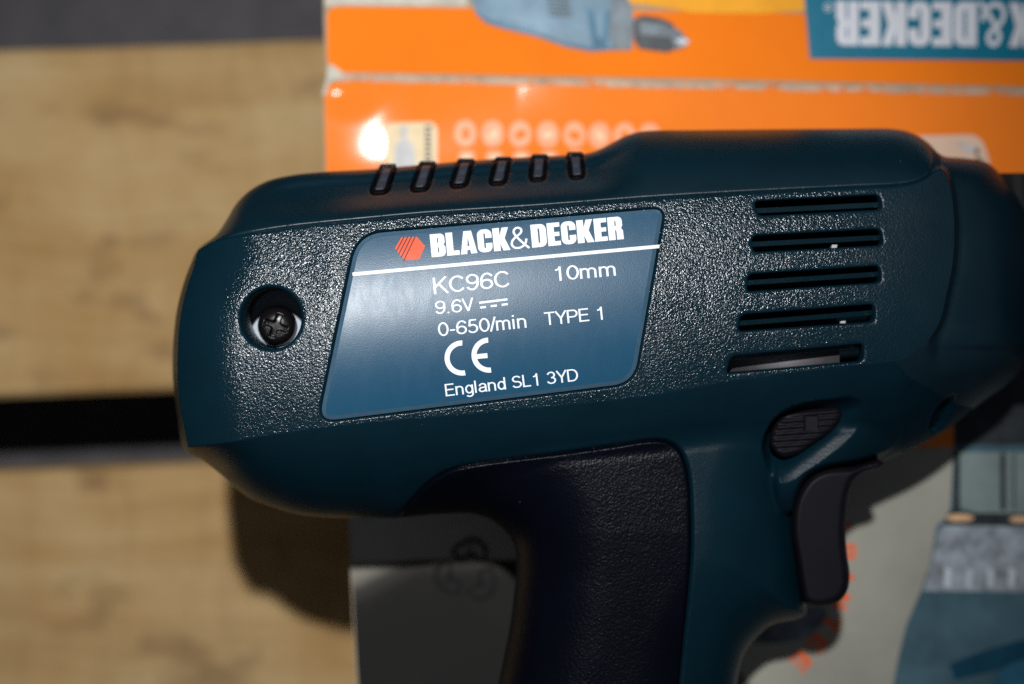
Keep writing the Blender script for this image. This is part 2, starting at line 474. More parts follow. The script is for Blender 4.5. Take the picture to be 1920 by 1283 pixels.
M_orange = printed('orange_print', (.86, .19, .006), .6, .05, 25, coat=.45, crough=.05)
M_orange2 = printed('orange_print_flap', (.84, .185, .006), .75, .06, 25)
M_worn = printed('worn_card_edge', (.50, .34, .24), .6, .3, 220, speck=(180, .52, (.72, .20, .05)))
M_paleworn = printed('pale_card_edge', (.50, .46, .38), .6, .25, 200, speck=(120, .6, (.62, .33, .12)))
M_card = printed('bare_cardboard', (.34, .27, .18), .7, .15, 160)
M_beige = printed('beige_print', (.35, .335, .28), .5, .14, 30)
M_yellow = printed('yellow_print', (.80, .34, .02), .6, .2, 60)
M_banner = printed('blue_banner_print', (.0, .135, .215), .35, .1, 60, coat=.1)
M_bwhite = printed('banner_white_print', (.62, .62, .66), .4, .05, 60)
M_icon = printed('pale_icon_print', (.80, .30, .13), .35, .12, 500)
M_icon2 = printed('cream_icon_print', (.82, .50, .28), .35, .2, 700)
M_tile = printed('cream_tile_print', (.66, .50, .27), .35, .12, 250)
M_tgrey = printed('grey_tile_print', (.48, .46, .45), .4, .2, 350)
M_tdark = printed('dark_tile_print', (.06, .055, .05), .4, .2, 350)
M_card2 = printed('cream_card_print', (.70, .47, .34), .4, .06, 200)
M_dp1 = printed('picture_pale_blue', (.14, .235, .31), .35, .25, 140)
M_dp2 = printed('picture_blue', (.03, .13, .21), .35, .3, 160)
M_dp3 = printed('picture_grey', (.13, .155, .175), .35, .5, 260)
M_dp4 = printed('picture_dark', (.03, .035, .04), .35, .4, 260)
M_dp5 = printed('picture_light', (.55, .58, .60), .35, .25, 260)
M_stamp = printed('orange_letter_print', (.85, .14, .03), .4, .15, 300)
M_line = printed('grey_line_print', (.0015, .0015, .0015), .6, .15, 300)
M_bgreen = printed('picture_green_grey', (.21, .26, .25), .35, .2, 120)
M_steelp = printed('picture_steel', (.30, .33, .36), .35, .55, 340)
M_tealp = printed('picture_teal', (.065, .125, .155), .35, .45, 45)
M_tealp2 = printed('picture_deep_teal', (.008, .055, .095), .35, .3, 60)

def wood_mat():
    m, nt, b = new_mat('rough_sawn_wood')
    oi = N(nt, 'ShaderNodeObjectInfo')
    tc = N(nt, 'ShaderNodeTexCoord').outputs['Object']
    warp = N(nt, 'ShaderNodeTexNoise'); warp.inputs['Scale'].default_value = 14; warp.inputs['Detail'].default_value = 3; nt.links.new(tc, warp.inputs['Vector'])
    wv = N(nt, 'ShaderNodeVectorMath', operation='MULTIPLY_ADD'); nt.links.new(warp.outputs['Color'], wv.inputs[0]); wv.inputs[1].default_value = (.03, .02, .02); nt.links.new(tc, wv.inputs[2])
    tw = wv.outputs[0]
    grain = tex_noise(nt, 1, 6, .62, mapping(nt, (7, 75, 40), tw))
    fine = tex_noise(nt, 1, 5, .65, mapping(nt, (26, 620, 300), tw))
    saw = tex_noise(nt, 1, 3, .6, mapping(nt, (210, 9, 60), tw))
    blot = tex_noise(nt, 11, 5, .6, tc)
    c1 = ramp(nt, grain, [(.22, (.30, .185, .070)), (.5, (.38, .265, .128)), (.78, (.43, .335, .190))])
    c2 = ramp(nt, blot, [(.34, (.82, .66, .42)), (.5, (.98, .92, .82)), (.64, (1.05, 1.06, 1.12))])
    c3 = ramp(nt, fine, [(.28, (.76, .72, .66)), (.52, (1, 1, 1))])
    c4 = ramp(nt, saw, [(.30, (.80, .76, .70)), (.5, (1, 1, 1))])
    c = c1
    for k, f in ((c2, 1), (c3, .45), (c4, .5)):
        mx = N(nt, 'ShaderNodeMix', data_type='RGBA', blend_type='MULTIPLY'); mx.inputs[0].default_value = f
        nt.links.new(c, mx.inputs[6]); nt.links.new(k, mx.inputs[7]); c = mx.outputs[2]
    # small dark marks
    kn = tex_noise(nt, 1, 3, .5, mapping(nt, (44, 70, 40), tc))
    kk = ramp(nt, kn, [(.60, (1, 1, 1)), (.74, (.34, .25, .19))])
    mx = N(nt, 'ShaderNodeMix', data_type='RGBA', blend_type='MULTIPLY'); mx.inputs[0].default_value = .6
    nt.links.new(c, mx.inputs[6]); nt.links.new(kk, mx.inputs[7]); c = mx.outputs[2]
    nt.links.new(c, b.inputs['Base Color']); b.inputs['Roughness'].default_value = .8
    bp = N(nt, 'ShaderNodeBump'); bp.inputs['Distance'].default_value = .0008; bp.inputs['Strength'].default_value = .6
    nt.links.new(math_n(nt, 'ADD', saw, fine), bp.inputs['Height']); nt.links.new(bp.outputs[0], b.inputs['Normal'])
    return m
M_wood = wood_mat()
def ground_mat():
    m, nt, b = new_mat('dark_grey_ground')
    tc = N(nt, 'ShaderNodeTexCoord').outputs['Object']
    f = tex_noise(nt, 90, 7, .7, tc)
    nt.links.new(ramp(nt, f, [(.3, (.042, .038, .040)), (.7, (.075, .068, .072))]), b.inputs['Base Color'])
    b.inputs['Roughness'].default_value = .85
    bp = N(nt, 'ShaderNodeBump'); bp.inputs['Distance'].default_value = .002; bp.inputs['Strength'].default_value = .5
    nt.links.new(tex_noise(nt, 500, 5, .6, tc), bp.inputs['Height']); nt.links.new(bp.outputs[0], b.inputs['Normal'])
    return m
M_ground = ground_mat()

# ------------------------------------------------------------------ ground
Z_WOOD = -1400.0
GZ = 0.0
zw = ZF + Z_WOOD * U                     # top of the boards, 37 mm above the ground
g = mesh_obj('ground', [(-2, -2, GZ), (2, -2, GZ), (2, 2, GZ), (-2, 2, GZ)], [(0, 1, 2, 3)], M_ground, None, False)
g['kind'] = 'structure'

# ------------------------------------------------------------------ pallet: two boards in view on two bearers
def Wp(x, y, z): return W(np.float64(x), np.float64(y), np.float64(z))
pallet = root('wooden_pallet', 'pale rough sawn wooden pallet boards on dark ground beneath the orange box', 'pallet', (0, 0, GZ))
def board(x0, x1, top_pts, bot_pts, zt, thick, seed):
    """board with slightly ragged long edges; top/bot edges given at the two ends"""
    r = np.random.default_rng(seed); n = 240
    xs = np.linspace(x0, x1, n)
    def edge(p, amp):
        e = np.interp(xs, [x0, x1], p); w = np.zeros(n)
        for f in (3, 9, 24, 60): w += np.interp(np.linspace(0, f, n), np.arange(f + 1), r.normal(0, 1, f + 1)) * (1 / f ** .5)
        return e + w * amp
    ya, yb = edge(top_pts, .00055), edge(bot_pts, .00055)
    V, F = [], []
    m = 7
    for i in range(n):
        y0, y1 = ya[i], yb[i]; e = .0012
        prof = [(y0, -thick), (y0, -e), (y0 - e, 0), ((y0 + y1) / 2, 0), (y1 + e, 0), (y1, -e), (y1, -thick)]
        V += [(xs[i], y, zt + z) for y, z in prof]
    for i in range(n - 1):
        for j in range(m):
            a = i * m + j; b2 = i * m + (j + 1) % m
            F.append((a, b2, b2 + m, a + m))
    F.append(tuple(range(m))); F.append(tuple((n - 1) * m + j for j in reversed(range(m))))
    return V, [f[::-1] for f in F]
def wy(y): return float(Wp(0, y, Z_WOOD)[1])
bx0, bx1 = -.42, .50
def ends(yl, yr):          # edge height on photo at x=0 and x=640 -> heights at the board's ends
    a, b = wy(yl), wy(yr); xa, xb = float(Wp(0, 0, Z_WOOD)[0]), float(Wp(640, 0, Z_WOOD)[0])
    s = (b - a) / (xb - xa); return (a + s * (bx0 - xa), a + s * (bx1 - xa))
THICK = .021
V, F = board(bx0, bx1, ends(88, 68), ends(747, 722), zw, THICK, 3)
mesh_obj('plank', V, F, M_wood, pallet, False)
V, F = board(bx0, bx1, ends(882, 855), ends(1545, 1520), zw - .0006, THICK, 5)
mesh_obj('plank', V, F, M_wood, pallet, False)
for cx in (-.34, .14):
    V, F = box_wedge([(cx - .045, -.22), (cx + .045, -.22), (cx + .045, .16), (cx - .045, .16)], GZ + .0002, zw - THICK - .0008)
    mesh_obj('bearer', V, F, M_wood, pallet, False)

# ------------------------------------------------------------------ cardboard box
ZB = -690.0
boxr = root('cardboard_box', 'glossy orange printed cardboard drill box lying flat on the pale boards under the teal drill', 'box', (float(Wp(1300, 700, ZB)[0]), float(Wp(1300, 700, ZB)[1]), zw))
def zb(x, y):
    x = np.asarray(x, float); y = np.asarray(y, float)
    a = np.maximum(0, 405 - y); b = np.maximum(0, 752 - x)
    z = ZB - .00030 * a * a * np.clip(1 - (x - 770) / 260, .22, 1) + .00040 * b * b * np.clip((700 - y) / 350, 0, 1)
    z = z + 1.5 * np.sin(x / 190.0 + 1.3) * np.sin(y / 170.0) + .4 * np.sin(x / 61.0) * np.cos(y / 83.0 + .5)
    # curl of the corner at the crease
    r2 = ((x - 640) / 60) ** 2 + ((y - 165) / 40) ** 2
    return z + 9 * np.exp(-r2)
def crease(x): return 143 + (np.asarray(x, float) - 620) * .0215
def zfl(x, y):      # the flap folded out beyond the crease
    x = np.asarray(x, float); y = np.asarray(y, float)
    d = np.maximum(0, crease(x) - y)
    return zb(x, crease(x)) - 2 - .16 * d * .35 - .0006 * d * d * .2 + 2.0 * np.sin(x / 120.0) * np.minimum(1, d / 60)
XR, YB = 2150, 1760
body_out = resample(np.array([(606, 172), (614, 152), (640, 148), (1300, float(crease(1300)) + 2), (XR, float(crease(XR)) + 2), (XR + 5, 900), (XR + 10, YB), (1300, YB), (690, YB), (668, 1283), (654, 1000), (630, 640), (610, 330)], float), 24)
# box body: printed top sheet + walls down to the boards
gpts = grid(600, 140, XR + 10, YB, 22); gpts = gpts[sdist(gpts, body_out) > 8]
X, F, c = cdt([body_out], pts=gpts, outer=body_out)
Vt = W(X[:, 0], X[:, 1], zb(X[:, 0], X[:, 1]))
acc = Acc(); acc.add(Vt, F)
rim = W(body_out[:, 0], body_out[:, 1], zb(body_out[:, 0], body_out[:, 1])); n = len(rim)
low = rim.copy(); low[:, 2] = zw + .0006
b = len(acc.V); acc.V += [tuple(v) for v in rim] + [tuple(v) for v in low]
acc.F += [(b + i, b + (i + 1) % n, b + n + (i + 1) % n, b + n + i) for i in range(n)]
acc.F.append(tuple(b + n + i for i in range(n)))
boxbody = acc.obj('box_body', M_card, boxr)

def print_on(name, outline, mat, lift, parent, zf=zb, step=14, label=None):
    V, F = sheet(outline, lambda x, y: zf(x, y) + lift, step)
    return mesh_obj(name, V, F, mat, parent, True, label=label)
# main panel prints, then painted shade left of the grip
org = [(608, 175), (618, 158), (640, 152)] + [(x, float(crease(x)) + 6) for x in (900, 1300, 1700, XR - 4)] + [(XR - 2, 840), (1300, 838), (636, 830), (612, 330)]
band = print_on('orange_band', org, M_orange, .8, boxbody)
bei = [(640, 831), (1300, 839), (XR - 2, 841), (XR + 4, YB - 8), (692, YB - 8), (670, 1283), (657, 1000)]
panel = print_on('beige_panel', bei, M_beige, .8, boxbody, step=18)
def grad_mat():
    m, nt, b = new_mat('charcoal_shade_gradient')
    at = N(nt, 'ShaderNodeAttribute', attribute_name='shade_amt'); nz = tex_noise(nt, 60, 4, .6, N(nt, 'ShaderNodeTexCoord').outputs['Object'])
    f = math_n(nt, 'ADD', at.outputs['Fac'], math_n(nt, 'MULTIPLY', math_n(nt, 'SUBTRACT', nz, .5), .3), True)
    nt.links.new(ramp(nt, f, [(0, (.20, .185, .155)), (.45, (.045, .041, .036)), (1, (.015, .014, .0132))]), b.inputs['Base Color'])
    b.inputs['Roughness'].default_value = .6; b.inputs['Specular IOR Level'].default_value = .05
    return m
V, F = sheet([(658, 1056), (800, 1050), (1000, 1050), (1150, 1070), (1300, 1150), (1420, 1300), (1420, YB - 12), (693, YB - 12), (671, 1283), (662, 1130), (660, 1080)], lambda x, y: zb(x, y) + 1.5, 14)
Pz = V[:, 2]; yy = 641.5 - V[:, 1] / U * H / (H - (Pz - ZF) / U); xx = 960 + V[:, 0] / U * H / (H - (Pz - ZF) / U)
shade_amt = np.clip((yy - 1080) / 60 + np.clip((xx - 668) / 120, 0, 1) * 1.0, 0, 1) * np.clip((1450 - xx) / 350, 0, 1)  # shade beside the grip painted as colour, paler along the lit strip
mesh_obj('panel_shade', V, F, grad_mat(), panel, True, attrs={'shade_amt': shade_amt})
# worn crease
ed = np.linspace(628, XR - 6, 90); up, dn = [], []
for x in ed:
    wv = 1.3 + 1.2 * rng.random()
    up.append((x, float(crease(x)) + 2 - 2.4 * wv - (6 if x < 760 else 0) * rng.random())); dn.append((x, float(crease(x)) + 4 + 2.5 * wv))
zcr = lambda x, y: np.maximum(zb(x, y), zfl(x, y))
V, F = sheet(np.array(dn + up[::-1]), lambda x, y: zcr(x, y) + 2.4, 12)
mesh_obj('worn_crease', V, F, M_worn, boxbody)
V, F = sheet(np.array([(604, 178), (611, 150), (616, 122), (622, 121), (632, 129), (646, 139), (640, 147), (624, 151), (616, 160), (610, 180)], float), lambda x, y: zcr(x, y) + 3.0, 8)
mesh_obj('worn_corner', V, F, M_paleworn, boxbody)
# flap
def topcr(x): return 6 + (np.asarray(x, float) - 620) * .020
fl_out = resample(np.array([(612, 148), (609, 100), (607, 40), (606, -70), (1300, -70), (XR + 4, -60), (XR, float(crease(XR)) - 2), (1300, float(crease(1300)) - 2), (640, 141)], float), 20)
gp = grid(600, -80, XR, 180, 20); gp = gp[sdist(gp, fl_out) > 7]
X, F, c = cdt([fl_out], pts=gp, outer=fl_out)
acc = Acc(); T1 = W(X[:, 0], X[:, 1], zfl(X[:, 0], X[:, 1])); acc.add(T1, F)
T2 = T1.copy(); T2[:, 2] -= .0016; acc.add(T2, F[:, ::-1])
r1 = W(fl_out[:, 0], fl_out[:, 1], zfl(fl_out[:, 0], fl_out[:, 1])); r2 = r1.copy(); r2[:, 2] -= .0016; n = len(r1)
b = len(acc.V); acc.V += [tuple(v) for v in r1] + [tuple(v) for v in r2]
acc.F += [(b + i, b + (i + 1) % n, b + n + (i + 1) % n, b + n + i) for i in range(n)]
flap = acc.obj('top_flap', M_card, boxr)
print_on('orange_strip', [(616, 134), (613, 100), (613, 30), (618, 16), (640, 12), (900, 15), (1300, 22), (XR - 2, 36), (XR - 2, 168), (1300, 148), (640, 136)], M_orange2, .8, flap, zfl)
print_on('pale_strip', [(609, 10), (608, -60), (875, -60), (875, 12), (640, 9), (620, 12)], M_paleworn, .9, flap, zfl)
print_on('yellow_patch', [(1130, -60), (1512, -60), (1510, 20), (1420, 26), (1300, 24), (1215, 10), (1130, 2)], M_yellow, 1.5, flap, zfl)
# printed drill picture on the flap
pic = print_on('drill_picture', [(874, -40), (884, 0), (893, 27), (912, 44), (945, 54), (1010, 70), (1060, 88), (1108, 97), (1150, 94), (1180, 92), (1185, 40), (1180, 0), (1150, -40)], M_dp1, 2.0, flap, zfl)
pic['label'] = 'printed picture of a pale blue drill on the flap'
print_on('picture_shade', [(888, 14), (893, 27), (912, 44), (945, 54), (1010, 70), (1060, 88), (1108, 97), (1150, 94), (1152, 88), (1105, 88), (1060, 78), (1005, 60), (945, 46), (908, 32)], M_dp2, 2.5, pic, zfl, 8)
print_on('picture_shade', [(1100, 18), (1114, 18), (1120, 68), (1128, 72), (1136, 20), (1150, 20), (1138, 92), (1112, 90)], M_dp2, 2.5, pic, zfl, 6)
for k in range(5):
    y = -6 + 8 * k; print_on('picture_slot', [(1025 + k, y), (1068 + k, y + 3), (1068 + k, y + 6.5), (1025 + k, y + 3.5)], M_dp4, 2.6, pic, zfl, None)
for k in range(9):
    x = 936 + 8 * k; y = 36 + 1.8 * k; print_on('picture_slot', [(x, y), (x + 4, y), (x + 4, y + 6), (x, y + 6)], M_dp2, 2.6, pic, zfl, None)
print_on('picture_collar', [(1150, -20), (1172, -6), (1186, 16), (1190, 60), (1184, 94), (1150, 95), (1140, 60)], M_dp3, 2.7, pic, zfl, 8)
print_on('picture_chuck', [(1188, 36), (1205, 28), (1240, 34), (1262, 44), (1268, 92), (1250, 99), (1200, 92), (1190, 80)], M_dp4, 2.8, pic, zfl, 8)
print_on('picture_chuck', [(1196, 40), (1240, 44), (1262, 54), (1262, 70), (1200, 64)], M_dp3, 3.2, pic, zfl, 8)
print_on('picture_jaw', [(1264, 50), (1276, 58), (1293, 78), (1284, 88), (1266, 94), (1258, 70)], M_dp3, 3.3, pic, zfl, 8)
print_on('picture_jaw', [(1266, 76), (1280, 70), (1293, 79), (1278, 86)], M_dp5, 3.7, pic, zfl, 8)
# blue banner with upside-down lettering
ban = print_on('blue_banner', [(1505, -66), (1508, 0), (1518, 111), (1800, 113), (XR - 20, 118), (XR - 20, -60)], M_banner, 2.0, flap, zfl)
V2, F2, wd = heavy('DECKER'); P = place2d(V2, F2, 0, wd, (1832, 4), (1568, 2), 83, 3.0, zfl); mesh_obj('lettering', *P, M_bwhite, ban, False)
V2, F2, wd = heavy('BLACK'); P = place2d(V2, F2, 0, wd, (2112, 9), (1893, 5), 83, 3.0, zfl); mesh_obj('lettering', *P, M_bwhite, ban, False)
V2, F2, x0, x1 = text2d('&'); P = place2d(V2, F2, x0, x1, (1887, 5), (1834, 4), 83, 3.0, zfl); mesh_obj('lettering', *P, M_bwhite, ban, False)
e1, e2 = ellipse(1553, 14, 8, 8, 20), ellipse(1553, 14, 6, 6, 20)
V2 = np.concatenate([e1, e2]); F2 = [(i, (i + 1) % 20, 20 + (i + 1) % 20, 20 + i) for i in range(20)]
mesh_obj('registered_mark', W(V2[:, 0], V2[:, 1], zfl(V2[:, 0], V2[:, 1]) + 3), F2, M_bwhite, ban, False)
V2, F2, x0, x1 = text2d('R'); P = place2d(V2, F2, x0, x1, (1556, 10.5), (1550, 10.5), 7, 3.2, zfl); mesh_obj('registered_mark', *P, M_bwhite, ban, False)

# icons on the orange band
tile = print_on('picture_tile', roundpoly([(724, 231), (812, 229), (820, 240), (820, 340), (724, 340)], [6, 8, 4, 2, 2], 6), M_tile, 1.6, band, step=12)
print_on('tile_motif', roundpoly([(738, 300), (742, 270), (754, 258), (768, 262), (778, 282), (778, 340), (738, 340)], 8, 5), M_tgrey, 2.1, tile, step=8)
print_on('tile_motif', [(752, 236), (762, 236), (764, 258), (750, 258)], M_tgrey, 2.1, tile, step=8)
for k in range(9):
    y = 236 + 9 * k; print_on('tile_lettering', [(797, y), (809 - (k % 3), y), (809 - (k % 2), y + 6), (797, y + 6)], M_tdark, 2.1, tile, step=None)
for k, x in enumerate((872, 924, 975, 1027, 1077, 1124, 1171, 1218)):
    ic = print_on('printed_icon', ellipse(x, 250 + k * .8, 21, 25, 28), M_icon, 1.6, band, step=8)
    print_on('icon_motif', ellipse(x + 1, 251 + k * .8, 8, 12, 6 + k % 3, .5 * k), M_icon2 if k % 2 else M_orange, 2.1, ic, step=6)
    if k < 5:
        ic = print_on('printed_icon', roundpoly([(x - 14 + 3, 284), (x + 14 + 3, 284), (x + 18 + 3, 326), (x - 18 + 3, 326)], 6, 4), M_icon, 1.6, band, step=8)
        print_on('icon_motif', ellipse(x + 3, 296, 8, 8, 8), M_icon2, 2.1, ic, step=6)
card = print_on('cream_card', roundpoly([(1690, 256), (1838, 252), (1856, 300), (1858, 360), (1690, 360)], [8, 26, 12, 4, 4], 5), M_card2, 1.6, band, step=12)
print_on('card_motif', spline([(1794, 264), (1806, 270), (1825, 274), (1836, 284), (1826, 288), (1806, 281)], True, 4), M_tgrey, 2.2, card, step=6)
print_on('card_motif', ellipse(1832, 284, 4, 6, 16), M_tdark, 2.6, card, step=6)
print_on('card_motif', [(1830, 292), (1842, 300), (1838, 340), (1832, 340)], M_tdark, 2.6, card, step=6)

# beige panel prints: recycling mark, arc of letters, big drill picture
def ribbon(pts, w, zf, lift):
    P = np.array(pts, float); T = np.gradient(P, axis=0); T /= np.linalg.norm(T, axis=1, keepdims=True) + 1e-9
    Nn = np.stack([-T[:, 1], T[:, 0]], -1); A, B = P + Nn * w / 2, P - Nn * w / 2
    V = np.concatenate([A, B]); n = len(P)
    F = [(i, i + 1, n + i + 1, n + i) for i in range(n - 1)]
    Wd = W(V[:, 0], V[:, 1], zf(V[:, 0], V[:, 1]) + lift)
    if np.cross(Wd[F[0][1]] - Wd[F[0][0]], Wd[F[0][2]] - Wd[F[0][0]])[2] < 0: F = [f[::-1] for f in F]
    return Wd, F
def bent_arrow(p, w, head):
    """outline of a broad arrow that follows the path p"""
    P = np.array(p, float); T = np.gradient(P, axis=0); T /= np.linalg.norm(T, axis=1, keepdims=True)
    Nn = np.stack([-T[:, 1], T[:, 0]], -1)
    e, t, nn = P[-1], T[-1], Nn[-1]
    return np.concatenate([P + Nn * w / 2, [e + nn * head * .62, e + t * head, e - nn * head * .62], (P - Nn * w / 2)[::-1]])
RC = np.array([876., 1072.]); tri = [RC + 66 * np.array([math.cos(math.radians(q)), math.sin(math.radians(q))]) for q in (-80, 40, 160)]
for k in range(3):
    a, b_, c_ = tri[k - 1], tri[k], tri[(k + 1) % 3]
    p0 = a + (b_ - a) * .58; p1 = b_ + (c_ - b_) * .24
    path = [(1 - t) ** 2 * p0 + 2 * t * (1 - t) * (b_ * .94 + RC * .06) + t * t * p1 for t in np.linspace(0, 1, 12)]
    o = bent_arrow(path, 25, 25); o = np.concatenate([o, o[:1]])
    acc = Acc(); acc.add(*ribbon(o, 7.0, zb, 2.6))
    fold = [path[3], b_ * .8 + RC * .2, path[8]]; acc.add(*ribbon(fold, 3.2, zb, 3.0))
    acc.obj('recycling_arrow', M_line, panel, False)
for k, ch in enumerate('GUARANTEE'[::-1]):
    th = math.radians(48 - 10.1 * k); cx, cy, r = 1328, 1047, 245
    pc = np.array([cx + r * math.cos(th), cy + r * math.sin(th)]); d = np.array([-math.sin(th), math.cos(th)])
    V2, F2, x0, x1 = text2d(ch, .21)
    P = place2d(V2, F2, x0, x1, pc - d * 15, pc + d * 15, 31, 1.8, zb); mesh_obj('stamp_letter', *P, M_stamp, panel, False)
print_on('grey_swirl', spline([(1390, 1188), (1430, 1170), (1480, 1152), (1540, 1136), (1552, 1150), (1535, 1178), (1500, 1198), (1450, 1206), (1410, 1204)], True, 6), M_dp3, 1.5, panel)
bp_ = print_on('drill_picture', [(1788, 660), (1788, 846), (1782, 955), (1770, 975), (1756, 985), (1744, 1060), (1726, 1110), (1700, 1170), (1685, 1230), (1672, 1300), (1640, 1500), (XR - 6, 1500), (XR - 6, 660)], M_tealp, 1.5, panel, step=20)
bp_['label'] = 'printed picture of a large teal drill on the beige panel'
print_on('picture_chuck', [(1790, 662), (1790, 835), (XR - 10, 835), (XR - 10, 662)], M_dp4, 2.1, bp_)
print_on('picture_chuck', [(1790, 848), (1790, 950), (1830, 962), (XR - 10, 966), (XR - 10, 848)], M_bgreen, 2.1, bp_)
for x, w in ((1790, 10), (1876, 9), (1900, 3)):
    print_on('picture_groove', [(x, 850), (x + w, 850), (x + w, 958), (x, 956)], M_dp4, 2.6, bp_)
print_on('picture_ring', [(1784, 955), (1830, 962), (XR - 10, 966), (XR - 10, 990), (1770, 984), (1776, 966)], M_dp4, 2.2, bp_)
print_on('picture_rivet', ellipse(1800, 971, 26, 7, 20), M_icon2, 2.8, bp_, step=8)
print_on('picture_rivet', ellipse(1912, 974, 20, 6, 20), M_icon2, 2.8, bp_, step=8)
print_on('picture_gearbox', [(1770, 985), (XR - 10, 992), (XR - 10, 1112), (1730, 1108), (1746, 1060), (1758, 1000)], M_steelp, 2.2, bp_)
for k in range(9):
    x = 1772 + 40 * k; print_on('picture_tooth', [(x, 1062), (x + 12, 1070), (x + 9, 1102), (x - 2, 1100)], M_dp5, 2.8, bp_)
    print_on('picture_tooth', [(x + 22, 1064), (x + 30, 1064), (x + 28, 1104), (x + 18, 1104)], M_steelp, 2.7, bp_)
print_on('picture_flash', [(1780, 1245), (1840, 1222), (1930, 1196), (XR - 10, 1150), (XR - 10, 1200), (1930, 1240), (1850, 1262), (1790, 1275)], M_tealp2, 2.2, bp_)
print_on('picture_flash', spline([(1868, 1300), (1870, 1268), (1890, 1248), (1930, 1236), (1990, 1240), (2010, 1300)], True, 6), M_dp2, 2.4, bp_)

# ------------------------------------------------------------------ the drill
MID = -270.0
drill = root('cordless_drill', 'dark teal cordless drill with blue nameplate lying on its side on the orange box', 'drill', (float(Wp(1000, 700, -300)[0]), float(Wp(1000, 700, -300)[1]), ZF + (ZB) * U))

top_edge = [(345, 842), (332, 775), (324, 705), (325, 640), (332, 580), (344, 532), (357, 497), (371, 468), (405, 441), (425, 412), (441, 385), (465, 360), (500, 340), (545, 329), (600, 323), (700, 317), (800, 308), (900, 300), (1000, 294), (1075, 290), (1108, 286), (1140, 272), (1168, 257), (1195, 248), (1225, 245), (1300, 244), (1400, 243), (1500, 242), (1600, 241.5), (1675, 242), (1708, 249), (1738, 266), (1758, 286), (1770, 293), (1810, 297), (1850, 305), (1880, 332), (1907, 366), (1928, 412), (1942, 480), (1945, 560), (1936, 640), (1918, 692), (1885, 724), (1850, 748), (1800, 787), (1770, 809), (1720, 838), (1680, 856), (1650, 868), (1600, 880), (1545, 890)]
grip_edge = [(1520, 905), (1506, 935), (1500, 990), (1504, 1060), (1507, 1120), (1512, 1150), (1495, 1161), (1450, 1171), (1420, 1194), (1396, 1226), (1382, 1283), (1372, 1400), (1356, 1600), (1345, 1720), (1320, 1750), (880, 1750), (862, 1720), (875, 1560), (905, 1400), (934, 1283), (945, 1230), (955, 1180), (964, 1110), (968, 1060), (963, 1020), (945, 994), (915, 972), (880, 963)]
bot_edge = [(850, 963), (800, 966), (760, 970), (735, 972), (700, 972), (620, 971), (560, 965), (510, 951), (470, 935), (440, 914), (415, 891), (380, 864)]
Tout = spline(top_edge + grip_edge + bot_edge, True, 4)
Sbody = spline(top_edge + [(1480, 905), (1400, 918), (1250, 935), (1100, 948), (960, 958), (880, 963)] + bot_edge, True, 5)
seam_pts = [(371, 468.5), (400, 453), (440, 442), (500, 432), (560, 424), (690, 411), (800, 401), (1000, 388), (1200, 373), (1400, 361), (1600, 351), (1680, 347), (1715, 341), (1738, 328), (1748, 308), (1749, 290), (1742, 269)]
seam = spline(seam_pts, False, 4)
Fface = np.concatenate([spline(seam_pts[:13], False, 5), spline([(1738, 335), (1764, 318), (1779, 345), (1788, 400), (1789, 453), (1785, 500), (1776, 545), (1758, 611), (1723, 653), (1678, 677), (1600, 686), (1380, 714), (1200, 745), (900, 775), (600, 803), (400, 833), (353, 838)], False, 5), spline([(340, 775), (334, 705), (335, 640), (342, 580), (353, 535), (365, 500)], False, 5)])
collar_cut = spline([(1764, 318), (1779, 345), (1788, 400), (1789, 453), (1785, 500), (1776, 545), (1758, 611), (1723, 653), (1678, 677)], False, 4)
collar_poly = np.concatenate([[(1764, 292)], collar_cut, [(1700, 705), (1760, 740), (1800, 760), (1850, 770), (2000, 760), (2000, 250), (1764, 250)]])
gp_open = spline([(735, 985), (752, 962), (775, 935), (805, 905), (840, 884), (872, 875), (950, 863), (1050, 850), (1150, 836), (1220, 826), (1250, 828), (1273, 842), (1286, 868), (1293, 905), (1296, 960), (1296, 1040), (1290, 1120), (1282, 1200), (1274, 1283), (1262, 1420), (1250, 1600), (1242, 1740), (1240, 1790)], False, 4)
grip_poly = np.concatenate([gp_open, [(700, 1790), (700, 985)]])
LAB = roundpoly([(667, 436), (1250, 386), (1192, 722), (592, 796)], [52, 30, 44, 42], 4)
slots = []
for (xl0, yl0, xr0, yr0, xr1, yr1, xl1, yl1) in [
    (1413, 377, 1650, 365, 1654, 393, 1422, 405), (1409, 442, 1652, 429, 1656, 460, 1412, 473),
    (1402, 514, 1650, 498, 1652, 530, 1400, 547), (1388, 590, 1640, 570, 1640, 604, 1384, 622), (1370, 668, 1620, 644, 1618, 678, 1362, 701)]:
    slots.append(roundpoly([(xl0, yl0), (xr0, yr0), (xr1, yr1), (xl1, yl1)], [12, 11, 9, 9], 3))
HOLE = ellipse(508, 597, 57, 58, 64)
ribs = []
for (x, y, lean, hh) in [(718, 340, 9, 23), (793, 335, 8, 23), (866, 329, 7, 22), (938, 325, 5, 21), (1010, 319, 1, 20), (1081, 315, -4, 20)]:
    ribs.append(roundpoly([(x - 13 + lean, y - hh - 8), (x + 15 + lean, y - hh - 8), (x + 13 - lean * .6, y + hh - 2), (x - 16 - lean, y + hh)], [3, 3, 9, 9], 2.5))
rib_pockets = [offset(r, -4.5) for r in ribs]
DISH = spline([(1428, 840), (1436, 808), (1460, 776), (1500, 757), (1560, 747), (1602, 745), (1618, 754), (1620, 775), (1606, 805), (1585, 830), (1550, 858), (1512, 884), (1484, 902), (1462, 905), (1440, 880)], True, 4)
NOTCH = spline([(1742, 808), (1746, 785), (1760, 760), (1778, 744), (1792, 740), (1794, 752), (1786, 772), (1770, 796), (1754, 812)], True, 3)

